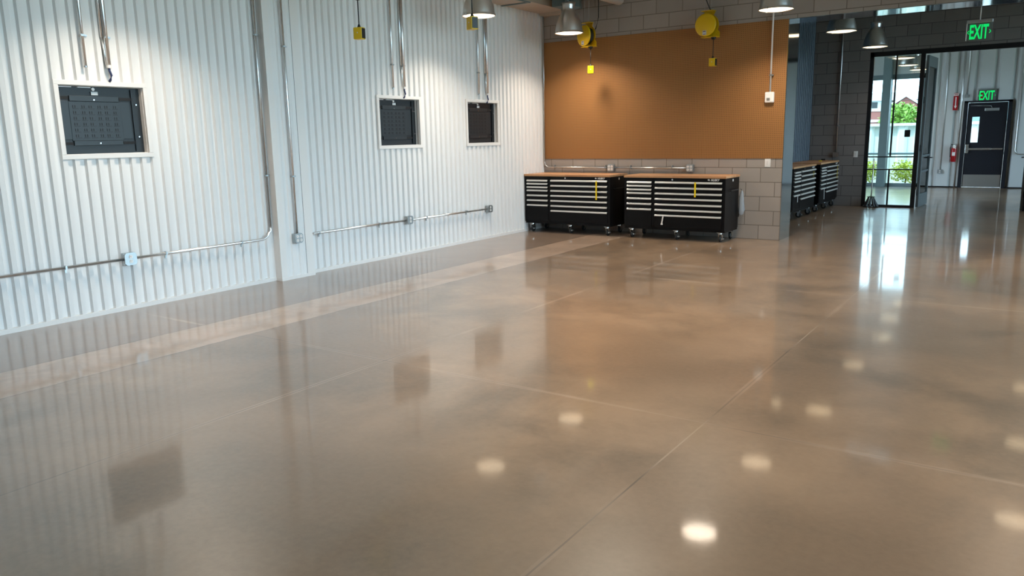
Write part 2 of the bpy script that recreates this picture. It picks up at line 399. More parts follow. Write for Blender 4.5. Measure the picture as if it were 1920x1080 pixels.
# last room
struct(B('wall_left_far', 'greywall', [(-2.2, -2.0, Y2+.2, Y3, 0, CH)]))
struct(B('wall_far_head', 'greywall', [(-2.0, 4.15, Y3, Y3+.12, 2.95, CH), (-2.2, -1.7, Y3, Y3+.12, 0, CH)]))
wf = corrugated('wall_far', 4.15, 5.06, 0, CH, 'greywall', x=Y3, pitch=.41, phase=4.42, ridge=.27, slope=.05, depth=.08, along='X', sign=-1); struct(wf)
wf = corrugated('wall_far_right', 6.06, XR, 0, CH, 'greywall', x=Y3, pitch=.41, phase=4.42, ridge=.27, slope=.05, depth=.08, along='X', sign=-1); struct(wf)
wf = corrugated('wall_far_top', 5.06, 6.06, 2.19, CH, 'greywall', x=Y3, pitch=.41, phase=4.42, ridge=.27, slope=.05, depth=.08, along='X', sign=-1); struct(wf)
struct(B('wall_far_core', 'greywall', [(4.15, 5.06, Y3+.085, Y3+.2, 0, CH), (6.06, XR, Y3+.085, Y3+.2, 0, CH), (5.06, 6.06, Y3+.085, Y3+.2, 2.19, CH)]))
struct(B('baseboard_far', 'black_steel', [(4.15, 5.06, Y3-.012, Y3, 0, .03), (6.06, XR, Y3-.012, Y3, 0, .03)]))
struct(B('trim_7', 'greycol', (3.15, 3.35, 12.0-.04, 12.16, 0, CH)))
# right and rear walls with glazed openings
rw = [(XR, XR+.2, YB, -12.3, 0, CH), (XR, XR+.2, -12.3, -.7, 4.1, CH), (XR, XR+.2, -.7, .9, 0, CH), (XR, XR+.2, .9, 5.4, 3.6, CH), (XR, XR+.2, .9, 5.4, 0, .7), (XR, XR+.2, 5.4, 6.6, 0, CH), (XR, XR+.2, 6.6, 11.6, 3.0, CH), (XR, XR+.2, 11.6, Y3+.2, 0, CH)]
struct(B('wall_right', 'cmu', rw))
struct(B('wall_rear', 'rear_grey', (-2.2, XR+.2, YB-.2, YB, 0, CH)))
wr = bpy.data.objects.new('window_1', None); C.objects.link(wr); struct(wr)  # unseen window, made taller and set nearer to bring in more daylight
fb = []
for y in (-12.3, -9.4, -6.5, -3.6, -.76): fb.append((XR+.05, XR+.13, y, y+.06, 0, 4.1))
for z in (0, .8, 1.6, 2.4, 3.2, 4.05): fb.append((XR+.05, XR+.13, -12.3, -.7, z, z+.05))
B('window_frame', 'black_steel', fb, wr); B('pane', 'glass', (XR+.085, XR+.09, -12.3, -.7, 0, 4.1), wr)
wr2 = bpy.data.objects.new('window_2', None); C.objects.link(wr2); struct(wr2)  # unseen window, opening enlarged to brighten the passage
B('window_frame', 'black_steel', [(XR+.05, XR+.13, y, y+.06, .7, 3.6) for y in (.9, 3.1, 5.34)], wr2); B('pane', 'glass', (XR+.085, XR+.09, .9, 5.4, .7, 3.6), wr2)
wr3 = bpy.data.objects.new('window_5', None); C.objects.link(wr3); struct(wr3)
B('window_frame', 'black_steel', [(XR+.05, XR+.13, y, y+.06, 0, 3.0) for y in (6.6, 9.1, 11.54)], wr3); B('pane', 'glass', (XR+.085, XR+.09, 6.6, 11.6, 0, 3.0), wr3)
# exterior glazing of the far room
wx = bpy.data.objects.new('window_3', None); C.objects.link(wx); struct(wx)
fb = [(-1.7, 4.15, Y3, Y3+.1, 0, .085), (-1.7, 4.15, Y3, Y3+.1, 2.82, 2.95), (4.07, 4.15, Y3, Y3+.1, 0, 2.95)]
fb += [(x, x+.05, Y3, Y3+.1, .08, 2.85) for x in (-1.7, .0, 1.6, 3.30)]
B('window_frame', 'greycol', fb, wx); B('pane', 'glass', (-1.7, 4.15, Y3+.05, Y3+.056, .08, 2.84), wx)

# black steel storefront
sf = bpy.data.objects.new('window_4', None); C.objects.link(sf); sf.location = (0, Y2, 0); struct(sf)
fy0, fy1 = .0, .06
B('window_frame', 'black_steel', [(SX0, SX0+.07, fy0, fy1, 0, HZ), (SX0, SX1, fy0, fy1, HZ-.09, HZ), (4.79, 4.865, fy0, fy1, 0, HZ-.09), (6.64, 6.71, fy0, fy1, 0, HZ-.09),
   (SX1-.07, SX1, fy0, fy1, 0, HZ), (SX0+.07, 4.79, fy0, fy1, 0, .045), (6.71, SX1-.07, fy0, fy1, 0, .045)], sf)
for x0, x1, mxx in ((SX0+.07, 4.79, 4.375), (6.71, SX1-.07, 7.12)):
    B('mullion', 'black_steel', [(mxx-.014, mxx+.014, .015, .05, .045, .735), (mxx-.014, mxx+.014, .015, .05, 1.0, HZ-.09)], sf)
    for z in (.74, .985): B('glazing_bar', 'black_steel', (x0, x1, .012, .053, z-.012, z+.012), sf)
    B('pane', 'glass', (x0, x1, .03, .036, .045, HZ-.09), sf)
bmq = B('lock_plate', 'black_steel', (4.60, 4.70, .02, .028, 1.365, 1.50), sf)
# open glazed door leaves
def leaf(name, x, ang, side):
    r = bpy.data.objects.new(name, None); C.objects.link(r); r.location = (x, Y2+.05, 0); r.rotation_euler = (0, 0, math.radians(ang)); struct(r)
    Wd, H = .88, 2.88     # local x along the leaf
    t = .022
    B('door_frame', 'leaf_daylit', [(0, .075, -t, t, .01, H), (Wd-.075, Wd, -t, t, .01, H), (.075, Wd-.075, -t, t, .01, .26), (.075, Wd-.075, -t, t, H-.2, H)], r)
    B('glazing_bar', 'leaf_daylit', [(.075, Wd-.075, -t*.8, t*.8, z-.018, z+.018) for z in (.70, 1.0)], r)
    B('pane', 'glass', (.07, Wd-.07, -.003, .003, .26, H-.2), r)
    for z in (.3, 1.15, 2.05): bm = bmesh.new(); cyl(bm, (-.012, side*.012), .011, z-.06, z+.06, 'Z', 10); obj('hinge', bm, 'black_steel', r)
    h = B('handle', 'black_steel', [(Wd-.055, Wd-.03, -.07, .07, .935, .955), (Wd-.16, Wd-.03, -.075, -.06, .935, .955), (Wd-.16, Wd-.03, .06, .075, .935, .955)], r)
    return r
leaf('door_2', 4.905, 86.5, 1); leaf('door_3', 6.625, 91.5, -1)

# exit door in the far wall
d1 = bpy.data.objects.new('door_1', None); C.objects.link(d1); d1.location = (5.16, Y3, 0); struct(d1)
DW, DH = .86, 2.14
B('door_frame', 'navy', [(-.09, -.005, -.05, .12, 0, DH+.045), (DW+.005, DW+.09, -.05, .12, 0, DH+.045), (-.09, DW+.09, -.05, .12, DH+.005, DH+.05)], d1)
B('door_leaf', 'navy', [(0, .11, -.01, .035, .02, DH), (.27, DW, -.01, .035, .02, DH), (.11, .27, -.01, .035, .02, 1.15), (.11, .27, -.01, .035, 1.79, DH)], d1)
B('vision_pane', 'glass', (.11, .27, .01, .016, 1.15, 1.79), d1)
B('panic_bar', 'chrome', [(.02, .58, -.075, -.03, .96, 1.01), (.58, DW-.03, -.07, -.03, .965, 1.005), (.02, .06, -.075, -.01, .94, 1.03)], d1, bevel=.005)
B('lock_box', 'chrome', (.015, .09, -.09, -.01, .88, 1.10), d1, bevel=.005)
B('kick_plate', 'steel_plate', (.02, DW-.02, -.016, -.01, .03, .335), d1)
B('door_closer', 'box_steel', (.37, .68, -.07, -.01, 1.93, 2.0), d1, bevel=.005)
T('closer_arm', 'box_steel', [(.05, -.05, 2.07), (.3, -.1, 2.06), (.5, -.06, 2.05), (.52, -.04, 2.0)], .009, d1, 8)
B('threshold', 'chrome', (0, DW, -.06, .1, 0, .015), d1)

# ------------------------------------------------------------------ pegboard
pg = B('pegboard', 'peg', (.012, 3.9, -.008, 0, 1.145, HZ)); tag(pg, 'large orange brown pegboard panel covering the block wall above the tool chests', 'pegboard')

# ------------------------------------------------------------------ recessed black panels
def make_panel():
    t = thing('electrical_panel', '', 'electrical panel', (0, REC[0][0], 0), 0, 'framed black panels recessed in the corrugated wall')
    w = REC[0][1]-REC[0][0]; z0, z1 = RZ; f = .04
    bm = bmesh.new()
    for (a, b_, c, d) in ((-f, w+f, z0-f, z0), (-f, w+f, z1, z1+f), (-f, 0, z0, z1), (w, w+f, z0, z1)): box(bm, -.02, .008, a, b_, c, d)
    obj('frame', bm, 'white_trim', t, bevel=.003)
    B('reveal', 'white_trim', [(-.15, -.02, w-.004, w, z0, z1), (-.15, -.02, 0, .004, z0, z1), (-.15, -.02, .004, w-.004, z0, z0+.004), (-.15, -.02, .004, w-.004, z1-.004, z1)], t)
    h = z1-z0; U = lambda u: u*w; V = lambda v: z0+v*h
    B('back_plate', 'black_matt', (-.14, -.066, .006, w-.006, z0+.005, z1-.005), t)
    pl = B('cover_plate', 'panel_plate', [(-.066, -.056, U(.13), U(.74), V(.20), V(.775)), (-.066, -.060, .006, U(.86), V(.22), V(.78))], t, bevel=.002)
    B('mounting_bar', 'panel_plate', (-.066, -.048, U(.14), U(.72), V(.775), V(.855)), t, bevel=.002)
    B('mounting_bar', 'panel_plate', (-.066, -.048, U(.14), U(.72), V(.13), V(.20)), t, bevel=.002)
    for d in ((-.060, -.057, .01, U(.135), V(.80), V(.845)), (-.060, -.057, U(.73), U(.90), V(.80), V(.845)), (-.060, -.057, .01, U(.135), V(.14), V(.18)), (-.060, -.057, U(.73), U(.90), V(.14), V(.18))): B('side_rail', 'slot', d, t)
    bm = bmesh.new()
    for r in range(6):
        for q in range(6):
            for e in (0, .025):
                u = .17+q*.093+e+(.012 if q % 2 else 0); v = .70-r*.085
                box(bm, -.056, -.0545, U(u), U(u)+.006, V(v)-.012, V(v)+.010)
            box(bm, -.056, -.0545, U(.17+q*.093), U(.17+q*.093)+.05, V(.70-r*.085-.035), V(.70-r*.085-.035)+.003)
    obj('knockout_slots', bm, 'slot', pl)
    B('end_flange', 'black_steel', (-.066, -.05, U(.88), U(.885), V(.03), V(.97)), t)
    for u, v in ((.42, .80), (.44, .16), (.93, .74), (.93, .25)):
        bm = bmesh.new(); cyl(bm, (U(u), V(v)), .006, -.066, -.044, 'X', 10); obj('screw', bm, 'chrome', t)
    B('label_sticker', 'sticker', [(-.055, -.054, U(.40), U(.48), V(.87), V(.92))], t)
    bm = bmesh.new(); cyl(bm, (U(.43), V(.955)), .014, -.066, -.054, 'X', 16); obj('round_tag', bm, 'white', t)
    B('top_tab', 'white', [(-.10, -.05, U(.01), U(.18), V(.975), V(.985)), (-.10, -.05, U(.25), U(.40), V(.975), V(.985))], t)
    return t
pn = make_panel(); pn['label'] = 'recessed black panel in white frame at far left, its knockout slots visible'
again(pn, (0, REC[1][0], 0), 0, 'middle one of the three recessed black panels in white frames')
again(pn, (0, REC[2][0], 0), 0, 'recessed black panel in a white frame nearest the pegboard corner')

# ------------------------------------------------------------------ conduits
def strap(parent, p, axis='Z', s=1):
    """small clip with a lug; p is a point on the conduit centreline, wall lies at -x (s=1)"""
    bm = bmesh.new(); x, y, z = p
    if axis == 'Z': box(bm, x-.016, x+.016, y-.016, y+.016, z-.008, z+.008); box(bm, x-.016, x-.004, y+.014, y+.045, z-.007, z+.007)
    else: box(bm, x-.016, x+.016, y-.008, y+.008, z-.016, z+.016); box(bm, x-.016, x-.004, y-.007, y+.007, z-.045, z-.014)
    return obj('strap', bm, 'box_steel', parent)
def stub_pair(ya, yb, zb, where, n):
    t = thing('conduit', f'thin steel conduit stub with an open end above the {where}', 'conduit', (0, ya, 0), 0, 'thin conduit stubs above the recessed panels')
    T('tube', 'galv', [(.022, 0, zb-.01), (.022, 0, 3.44)], .0135, t); strap(t, (.022, 0, 2.433))
    bm = bmesh.new(); cyl(bm, (.022, 0), .015, zb-.012, zb, 'Z'); obj('end_collar', bm, 'box_steel', t)
    t = thing('conduit', f'thick conduit with blue flexible tail above the {where}', 'conduit', (0, yb, 0), 0, 'thick conduits feeding the recessed panels')
    T('tube', 'galv', [(.026, 0, zb+.015), (.026, 0, 3.44)], .019, t)
    T('tube', 'galv', [(.015, -.032, 2.43), (.015, -.03, 3.44)], .011, t)
    T('tube', 'galv', [(.015, -.014, zb+.02), (.015, -.02, 2.3), (.015, -.032, 2.43)], .009, t)
    strap(t, (.026, 0, 2.433))
    bm = bmesh.new(); cyl(bm, (.026, 0), .022, zb-.008, zb+.018, 'Z'); obj('end_collar', bm, 'white_trim', t)
    T('flexible_tail', 'blue_cable', [(.026, 0, zb), (.028, 0, zb-.03), (.03, .012, zb-.07), (.022, .004, zb-.105), (.006, .0, zb-.12)], .010, t)
stub_pair(-7.458, -7.255, 2.18, 'largest recessed panel at far left', 0)
stub_pair(-3.612, -3.408, 2.15, 'middle recessed panel', 1)
stub_pair(-1.803, -1.595, 2.13, 'recessed panel nearest the pegboard', 2)

def arc(c, r, a0, a1, n, f):
    return [f(c[0]+r*math.cos(a0+(a1-a0)*i/n), c[1]+r*math.sin(a0+(a1-a0)*i/n)) for i in range(n+1)]
# conduit down the near side of the pilaster, bending to run left at outlet height
t = thing('conduit', 'steel conduit down beside the pilaster then bending left along the wall', 'conduit')
pts = [(.03, -5.668, 3.44), (.03, -5.668, .60)] + arc((-5.80, .61), .132, 0, -PI/2, 8, lambda y, z: (.03, y, z)) + [(.03, -7.22, .478)]
T('tube', 'galv', pts, .013, t); strap(t, (.03, -5.668, 1.156)); strap(t, (.03, -5.668, 2.6)); strap(t, (.03, -6.908, .48), 'Y'); strap(t, (.03, -6.05, .478), 'Y')
t = thing('conduit', 'horizontal steel conduit from the nearest outlet box to the left edge of the picture', 'conduit')
T('tube', 'galv', [(.03, -7.33, .478), (.03, YB, .478)], .013, t); strap(t, (.03, -7.843, .478), 'Y'); strap(t, (.03, -9.3, .478), 'Y')
t = thing('conduit', 'vertical steel conduit down the pilaster face to the four socket box', 'conduit', (0, -5.395, 0))
T('tube', 'galv', [(.128, 0, .50), (.128, 0, 3.44)], .013, t); strap(t, (.128, 0, 1.134)); strap(t, (.128, 0, 2.5))
t = thing('conduit', 'long horizontal steel conduit through two outlet boxes on the corrugated wall', 'conduit')
T('tube', 'galv', [(.03, -5.06, .466), (.03, -3.50, .460)], .013, t); T('tube', 'galv', [(.03, -3.38, .460), (.03, -1.70, .455)], .013, t)
for y in (-4.99, -3.99, -3.08, -2.19): strap(t, (.03, y, .462), 'Y')

def outlet_box(name, loc, rz, label, n, group='outlet boxes on surface conduits', s=.053, plate='box_steel'):
    t = thing(name, label, 'outlet', loc, rz, group)
    def octa(a, c): return [(-a, -a+c), (-a+c, -a), (a-c, -a), (a, -a+c), (a, a-c), (a-c, a), (-a+c, a), (-a, a-c)]
    def ex(nm, a, c, y0, y1, m, sx=1):
        bm = bmesh.new(); f = [bm.verts.new((x*sx, y0, z)) for x, z in octa(a, c)]; g = [bm.verts.new((x*sx, y1, z)) for x, z in octa(a, c)]
        bm.faces.new(f); bm.faces.new(g)
        for i in range(8): bm.faces.new((f[i], f[(i+1) % 8], g[(i+1) % 8], g[i]))
        return obj(nm, bm, m, t)
    B('box_body', 'box_steel', (-s*.98, s*.98, -.045, 0, -s*.98, s*.98), t, bevel=.004)
    ex('cover_plate', s*1.02, .018, -.062, -.045, plate)
    pos = [(0, .021), (0, -.021)] if n == 2 else [(-.024, .022), (.024, .022), (-.024, -.022), (.024, -.022)]
    for x, z in pos:
        bm = bmesh.new(); cyl(bm, (x, z), .0165, -.066, -.062, 'Y', 20); q = obj('socket', bm, 'white', t)
        B('socket_slots', 'slot', [(x-.007, x-.0045, -.0668, -.066, z-.001, z+.008), (x+.0045, x+.007, -.0668, -.066, z-.001, z+.008), (x-.002, x+.002, -.0668, -.066, z-.010, z-.006)], q)
    return t
R90 = PI/2   # local -y faces +x
outlet_box('outlet_box', (.0, -7.275, .478), R90, 'steel outlet box on the corrugated wall below the largest recessed panel', 2, s=.056)
outlet_box('outlet_box', (.1, -5.395, .455), R90, 'steel box with four white sockets low on the pilaster', 4)
outlet_box('outlet_box', (.0, -3.44, .462), R90, 'steel outlet box on the corrugated wall below the middle recessed panel', 2)
outlet_box('outlet_box', (.0, -1.635, .455), R90, 'steel outlet box on the corrugated wall ending the long conduit nearest the tool chests', 2)
outlet_box('outlet_box', (1.265, -.0, 1.007), 0, 'grey four socket box on the block wall behind the left tool chest', 4)
outlet_box('outlet_box', (2.57, -.0, 1.007), 0, 'grey four socket box on the block wall behind the right tool chest', 4)

# conduit in the pegboard corner and along the block wall
t = thing('conduit', 'thin steel conduit down the wall corner then along the block below the pegboard', 'conduit')
T('tube', 'galv', [(.03, -.028, 3.44), (.03, -.028, 1.10)] + arc((.12, 1.10), .09, PI, 1.5*PI, 8, lambda x, z: (x, -.028, z)) + [(1.21, -.028, 1.008)], .010, t)
T('tube', 'galv', [(1.32, -.028, 1.008), (2.52, -.028, 1.008)], .010, t)
for x in (.22, 1.159, 1.594, 2.284): B('strap', 'box_steel', (x-.006, x+.006, -.042, 0, .996, 1.045), t)
t = thing('conduit', 'pale conduit dropping in front of the pegboard to the white wall sensor', 'conduit', (3.695, 0, 0))
T('tube', 'white_trim', [(0, -.03, 2.05), (0, -.03, CH)], .012, t); B('strap', 'box_steel', (-.016, .035, -.045, -.008, 2.266, 2.282), t)
t = thing('wall_sensor', 'white rounded control box on the pegboard at the foot of the pale conduit', 'sensor', (3.692, -.008, 1.978))
B('case', 'white', (-.062, .062, -.05, 0, -.072, .072), t, bevel=.014); B('blank_sticker', 'grey_square', (-.034, .012, -.0515, -.05, -.046, -.008), t)  # plain grey square added in place of a printed code sticker
t = thing('light_switch', 'white wall switch on the grey block wall at the right end of the pegboard', 'switch', (3.695, 0, 1.085))
B('wall_plate', 'white', (-.04, .04, -.007, 0, -.058, .058), t, bevel=.003); B('rocker', 'white_trim', (-.012, .012, -.012, -.007, -.028, .028), t)
t = thing('light_switch', 'white wall switch on the dark block wall beside the black glass storefront', 'switch', (3.745, Y2, 1.04))
B('wall_plate', 'white', (-.04, .04, -.007, 0, -.06, .06), t, bevel=.003); B('rocker', 'white_trim', (-.012, .012, -.012, -.007, -.028, .028), t)
t = thing('conduit', 'vertical steel conduit on the dark block wall above the far tool chests', 'conduit', (3.378, Y2, 0))
T('tube', 'galv', [(0, -.025, 1.07), (0, -.025, CH)], .014, t); B('strap', 'box_steel', (-.018, .03, -.04, 0, 1.60, 1.62), t)
t = thing('junction_box', 'small dark steel junction box on the dark block wall above the far tool chest', 'outlet', (3.372, Y2, 1.035))
B('box_body', 'box_steel', (-.052, .052, -.045, 0, -.045, .045), t, bevel=.004); B('cover_plate', 'steel_plate', (-.055, .055, -.05, -.045, -.048, .048), t)

# ------------------------------------------------------------------ tool chests
CW = 1.53; CD = .57
def make_chest():
    t = thing('tool_chest', '', 'tool chest', (0, 0, 0), 0, 'black rolling tool chests')
    # local: x 0..CW, front at y=0, back at y=CD
    B('cabinet_body', 'black_paint', [(0, CW, .022, CD, .17, .892), (0, .04, 0, .022, .17, .892), (CW-.035, CW, 0, .022, .17, .892), (.445, .485, 0, .022, .17, .892), (.04, CW-.035, 0, .022, .845, .892), (.04, CW-.035, 0, .022, .17, .185), (0, CW, .02, CD-.02, .14, .17)], t)
    B('worktop', 'wood', (-.008, CW+.008, -.012, CD+.01, .892, .924), t, bevel=.003)
    for x0, x1, hs in ((.045, .440, [.823, .773, .719, .667, .589, .511, .433]), (.490, CW-.04, [.826, .747, .668, .590, .511, .431, .353])):
        lows = hs[1:] + [.175]
        for i, (a, b_) in enumerate(zip(hs, lows)):
            top = a+.016; bot = (b_+.020) if i < len(hs)-1 else .188
            dr = B('drawer', 'black_paint', (x0, x1, -.004, .022, bot, top), t)
            bm = bmesh.new()
            sec = [(-.004, .013), (-.018, .013), (-.026, .006), (-.027, -.008), (-.022, -.013), (-.017, -.008), (-.017, .003), (-.004, .003)]
            f = [bm.verts.new((x0+.004, y, a+z)) for y, z in sec]; g = [bm.verts.new((x1-.004, y, a+z)) for y, z in sec]
            bm.faces.new(f); bm.faces.new(g)
            for q in range(8): bm.faces.new((f[q], f[(q+1) % 8], g[(q+1) % 8], g[q]))
            obj('handle', bm, 'handle', dr)
    bm = bmesh.new(); cyl(bm, (.755, .868), .012, -.008, 0, 'Y', 16); obj('lock', bm, 'chrome', t)
    text('logo', 'HUSKY', .040, 'white', t, (1.378, -.002, .868), (PI/2, 0, 0), .25, .0012, .001, .95)
    bm = bmesh.new(); vs = [(-.032, .004), (-.018, .014), (-.008, .012), (0, .0), (-.006, -.008), (-.012, -.012), (-.015, -.002), (-.026, -.004)]
    f = [bm.verts.new((1.305+x, -.003, .868+z)) for x, z in vs]; g = [bm.verts.new((1.305+x, 0, .868+z)) for x, z in vs]
    bm.faces.new(f); bm.faces.new(g)
    for i in range(8): bm.faces.new((f[i], f[(i+1) % 8], g[(i+1) % 8], g[i]))
    obj('emblem', bm, 'white', t)
    # side badge and pull handle on the right side
    bm = bmesh.new(); cyl(bm, (.30, .855), .018, CW, CW+.003, 'X', 16); obj('side_badge', bm, 'white', t)
    bm = bmesh.new(); tube(bm, [(CW, .13, .72), (CW+.035, .13, .72), (CW+.035, .45, .72), (CW, .45, .72)], .009, 8)
    obj('side_handle', bm, 'black_steel', t)
    for x in (.10, .805, 1.455):
        for y in (.075, .49):
            cs = bmesh.new(); box(cs, x-.04, x+.04, y-.04, y+.04, .133, .14); cyl(cs, (x, y), .02, .115, .134, 'Z', 12)
            a = .35 if y < .2 else -.4
            dx, dy = math.cos(a)*.0, math.sin(a)*.0
            # fork of two cheeks
            for s in (-1, 1):
                q = [(-.03, .12), (.03, .12), (.024, .045), (-.008, .045)]
                vf = [cs.verts.new((x+s*.021, y+u, z)) for u, z in q]; vg = [cs.verts.new((x+s*.024, y+u, z)) for u, z in q]
                cs.faces.new(vf); cs.faces.new(vg)
                for i in range(4): cs.faces.new((vf[i], vf[(i+1) % 4], vg[(i+1) % 4], vg[i]))
            box(cs, x-.024, x+.024, y-.03, y+.03, .112, .12)
            c = obj('caster', cs, 'chrome', t)
            wb = bmesh.new(); lathe(wb, [(.02, x-.015), (.046, x-.015), (.051, x-.009), (.051, x+.009), (.046, x+.015), (.02, x+.015)], 24, y+.008, .051, 'X')
            w = obj('wheel', wb, 'rubber', c); hb = bmesh.new(); cyl(hb, (y+.008, .051), .024, x-.017, x+.017, 'X', 16)
            w2 = obj('hub', hb, 'chrome', c)
            if y < .2: B('brake_pedal', 'box_steel', (x+.024, x+.05, y-.035, y+.01, .045, .06), c)
    return t
ch = make_chest(); ch.location = (.015, -.615, 0)
ch['label'] = 'black rolling tool chest in the corner against the white corrugated wall'
c2 = again(ch, (1.785, -.615, 0), 0, 'black rolling tool chest below the pegboard with a white tag on its lowest handle')
c3 = again(ch, (3.44, 2.36, 0), R90, 'far room tool chest partly hidden by the shiny metal jamb, nearer of the pair there')
c4 = again(ch, (3.44, 4.25, 0), R90, 'far room tool chest against the dark block wall, yellow strap at its right end')
def tagstrip(parent, x, z0, z1, m, name, lean=0.0, w=.012):
    bm = bmesh.new(); f = [(x-w, z1), (x+w, z1), (x+w+lean, z0), (x-w+lean, z0)]
    a = [bm.verts.new((u, -.031, v)) for u, v in f]; b_ = [bm.verts.new((u, -.029, v)) for u, v in f]
    bm.faces.new(a); bm.faces.new(b_)
    for i in range(4): bm.faces.new((a[i], a[(i+1) % 4], b_[(i+1) % 4], b_[i]))
    o = obj(name, bm, m, parent); o['label'] = name.replace('_', ' ') + ' hanging from the drawer handles'; return o
tagstrip(ch, 1.312, .549, .835, 'yellow_tag', 'yellow_strap'); tagstrip(c2, 1.105, .629, .838, 'yellow_tag', 'yellow_strap')
tagstrip(c2, .632, .235, .35, 'white', 'white_tag', -.02, .010); B('tag_foot', 'white', (.60, .63, -.036, -.029, .22, .24), c2)
tagstrip(c3, 1.30, .70, .80, 'yellow_tag', 'yellow_strap', -.03, .005); tagstrip(c3, .25, .32, .43, 'white', 'white_tag', 0, .010)
tagstrip(c4, 1.33, .57, .83, 'yellow_tag', 'yellow_strap', 0, .01); tagstrip(c4, .28, .23, .43, 'white', 'white_tag', .02, .012)
# plastic bag with a black cord hanging behind the right chest
t = thing('plastic_bag', 'clear plastic bag with black cord hanging behind the right tool chest', 'bag', (3.37, -.075, 0))
bm = bmesh.new(); prof = [(.010, .70), (.02, .66), (.032, .58), (.040, .50), (.044, .42), (.034, .37), (.01, .345)]
for r, z in prof: pass
rg = lathe(bm, prof, 14)
for ring in rg:
    for v in ring: v.co.x *= 1.0+.25*math.sin(v.co.z*60+v.co.y*90); v.co.y *= .75
obj('bag_film', bm, 'plastic_film', t, smooth=True)
T('cord', 'rubber', [(-.02, 0, .72), (.0, 0, .705), (-.03, -.005, .60), (-.028, -.01, .45), (-.035, -.01, .32)], .006, t, 8)
# small items left on the far chest
t = thing('hand_tool', 'small black tool lying on the worktop of the far chest against the dark block wall', 'tool', (3.18, 5.66, .925))
B('grip', 'rubber', (-.05, .03, -.018, .018, 0, .03), t, bevel=.006); B('blade', 'chrome', (.03, .09, -.008, .008, .004, .012), t)
o = B('masking_tape', 'yellow_tag', (3.22, 3.27, 5.05, 5.11, .925, .94), bevel=.004); tag(o, 'tiny yellow tape piece lying on the worktop of the far tool chest', 'tape')

# ------------------------------------------------------------------ cord reels
def make_reel(blk_side):
    t = thing('cord_reel', '', 'cord reel', (0, 0, 0), 0, 'yellow retractable cord reels hanging from the ceiling')
    bm = bmesh.new(); rg = lathe(bm, [(.002, -.066), (.135, -.066), (.152, -.058), (.157, -.045), (.152, -.046), (.132, -.058), (.002, -.060)], 44, 0, 0, 'Y'); bm.faces.new(rg[0]); bm.faces.new(rg[-1])
    f = obj('front_disc', bm, 'yellow', t, smooth=True)
    for x, z in ((-.055, .05), (.045, .06), (-.055, -.06), (.045, -.045)):
        bm = bmesh.new(); cyl(bm, (x, z), .005, -.069, -.064, 'Y', 8); obj('bolt', bm, 'yellow', f)
    lb = B('label_sticker', 'sticker', (-.035, .02, -.0685, -.066, -.135, -.075), f)
    B('print_bars', 'sticker_red', [(-.028, .013, -.0692, -.0685, -.128, -.120), (-.028, .013, -.0692, -.0685, -.094, -.084)], lb)
    bm = bmesh.new(); cyl(bm, (0, 0), .12, -.045, .045, 'Y', 32); obj('cord_spool', bm, 'rubber', t)
    bm = bmesh.new(); pts = [(.155*math.cos(a), .155*math.sin(a)) for a in [math.radians(60-i*10) for i in range(31)]] + [(-.06, .185), (.10, .185)]
    a_ = [bm.verts.new((x, .046, z)) for x, z in pts]; b_ = [bm.verts.new((x, .051, z)) for x, z in pts]
    bm.faces.new(a_); bm.faces.new(b_)
    for i in range(len(pts)): bm.faces.new((a_[i], a_[(i+1) % len(pts)], b_[(i+1) % len(pts)], b_[i]))
    obj('back_plate', bm, 'yellow', t)
    B('hanger_flange', 'yellow', [(-.07, .11, -.06, .051, .183, .190)], t)
    B('base_flange', 'yellow', [(-.06, .165, -.06, .075, -.168, -.162)], t)
    bm = bmesh.new(); fan = [(.07, -.162), (.165, -.162)] + [(.115+.052*math.cos(a), -.115+.052*math.sin(a)) for a in [i*PI/8 for i in range(9)]] 
    a_ = [bm.verts.new((x, .055, z)) for x, z in fan]; b_ = [bm.verts.new((x, .060, z)) for x, z in fan]
    bm.faces.new(a_); bm.faces.new(b_)
    for i in range(len(fan)): bm.faces.new((a_[i], a_[(i+1) % len(fan)], b_[(i+1) % len(fan)], b_[i]))
    obj('guide_arm', bm, 'yellow', t)
    bm = bmesh.new(); lathe(bm, [(.035, -.168), (.033, -.185), (.018, -.20), (.008, -.202)], 16, .10, 0); obj('cord_guide', bm, 'rubber', t)
    for x in (-.04, .06): T('hanging_wire', 'box_steel', [(x, 0, .19), (x, 0, 1.60)], .0025, t, 6)
    T('cord', 'rubber', [(.10, 0, -.19), (.10, 0, -.43)], .0055, t, 8)
    bx = B('plug_box', 'yellow', (.055, .145, -.036, .036, -.56, -.45), t, bevel=.005)
    bm = bmesh.new(); lathe(bm, [(.008, -.42), (.012, -.43), (.018, -.45)], 12, .10, 0); obj('strain_relief', bm, 'rubber', bx)
    for d in ((.145, .149, -.030, .030, -.552, -.458), (.051, .055, -.030, .030, -.552, -.458)): B('outlet_face', 'rubber', d, bx, bevel=.002)
    bm = bmesh.new(); cyl(bm, (.10, -.50), .006, -.0365, -.036, 'Y', 10); obj('print_mark', bm, 'sticker', bx)
    return t
rl = make_reel(1)
def place_reel(root, cx, cy, z, a, label):
    # (cx, cy): where the cord drops
    root.location = (cx-.10*math.cos(a), cy-.10*math.sin(a), z); root.rotation_euler = (0, 0, a); root['label'] = label
place_reel(rl, 1.055, -.32, 3.0, math.radians(-22), 'yellow cord reel hung beside the lamp before the left part of the pegboard')
r2_ = copy_tree(rl); place_reel(r2_, 2.93, -.20, 2.99, math.radians(-3), 'yellow cord reel, round disc facing out, before the middle of the pegboard')
r3_ = copy_tree(rl); place_reel(r3_, 1.345, -5.485, 3.02, math.radians(12), 'cord reel at top edge, its yellow plug box before the white wall')
r4_ = copy_tree(rl); place_reel(r4_, 2.56, -5.29, 3.02, math.radians(-22), 'cord reel above frame, yellow plug box hanging before the lamp nearest the left wall')
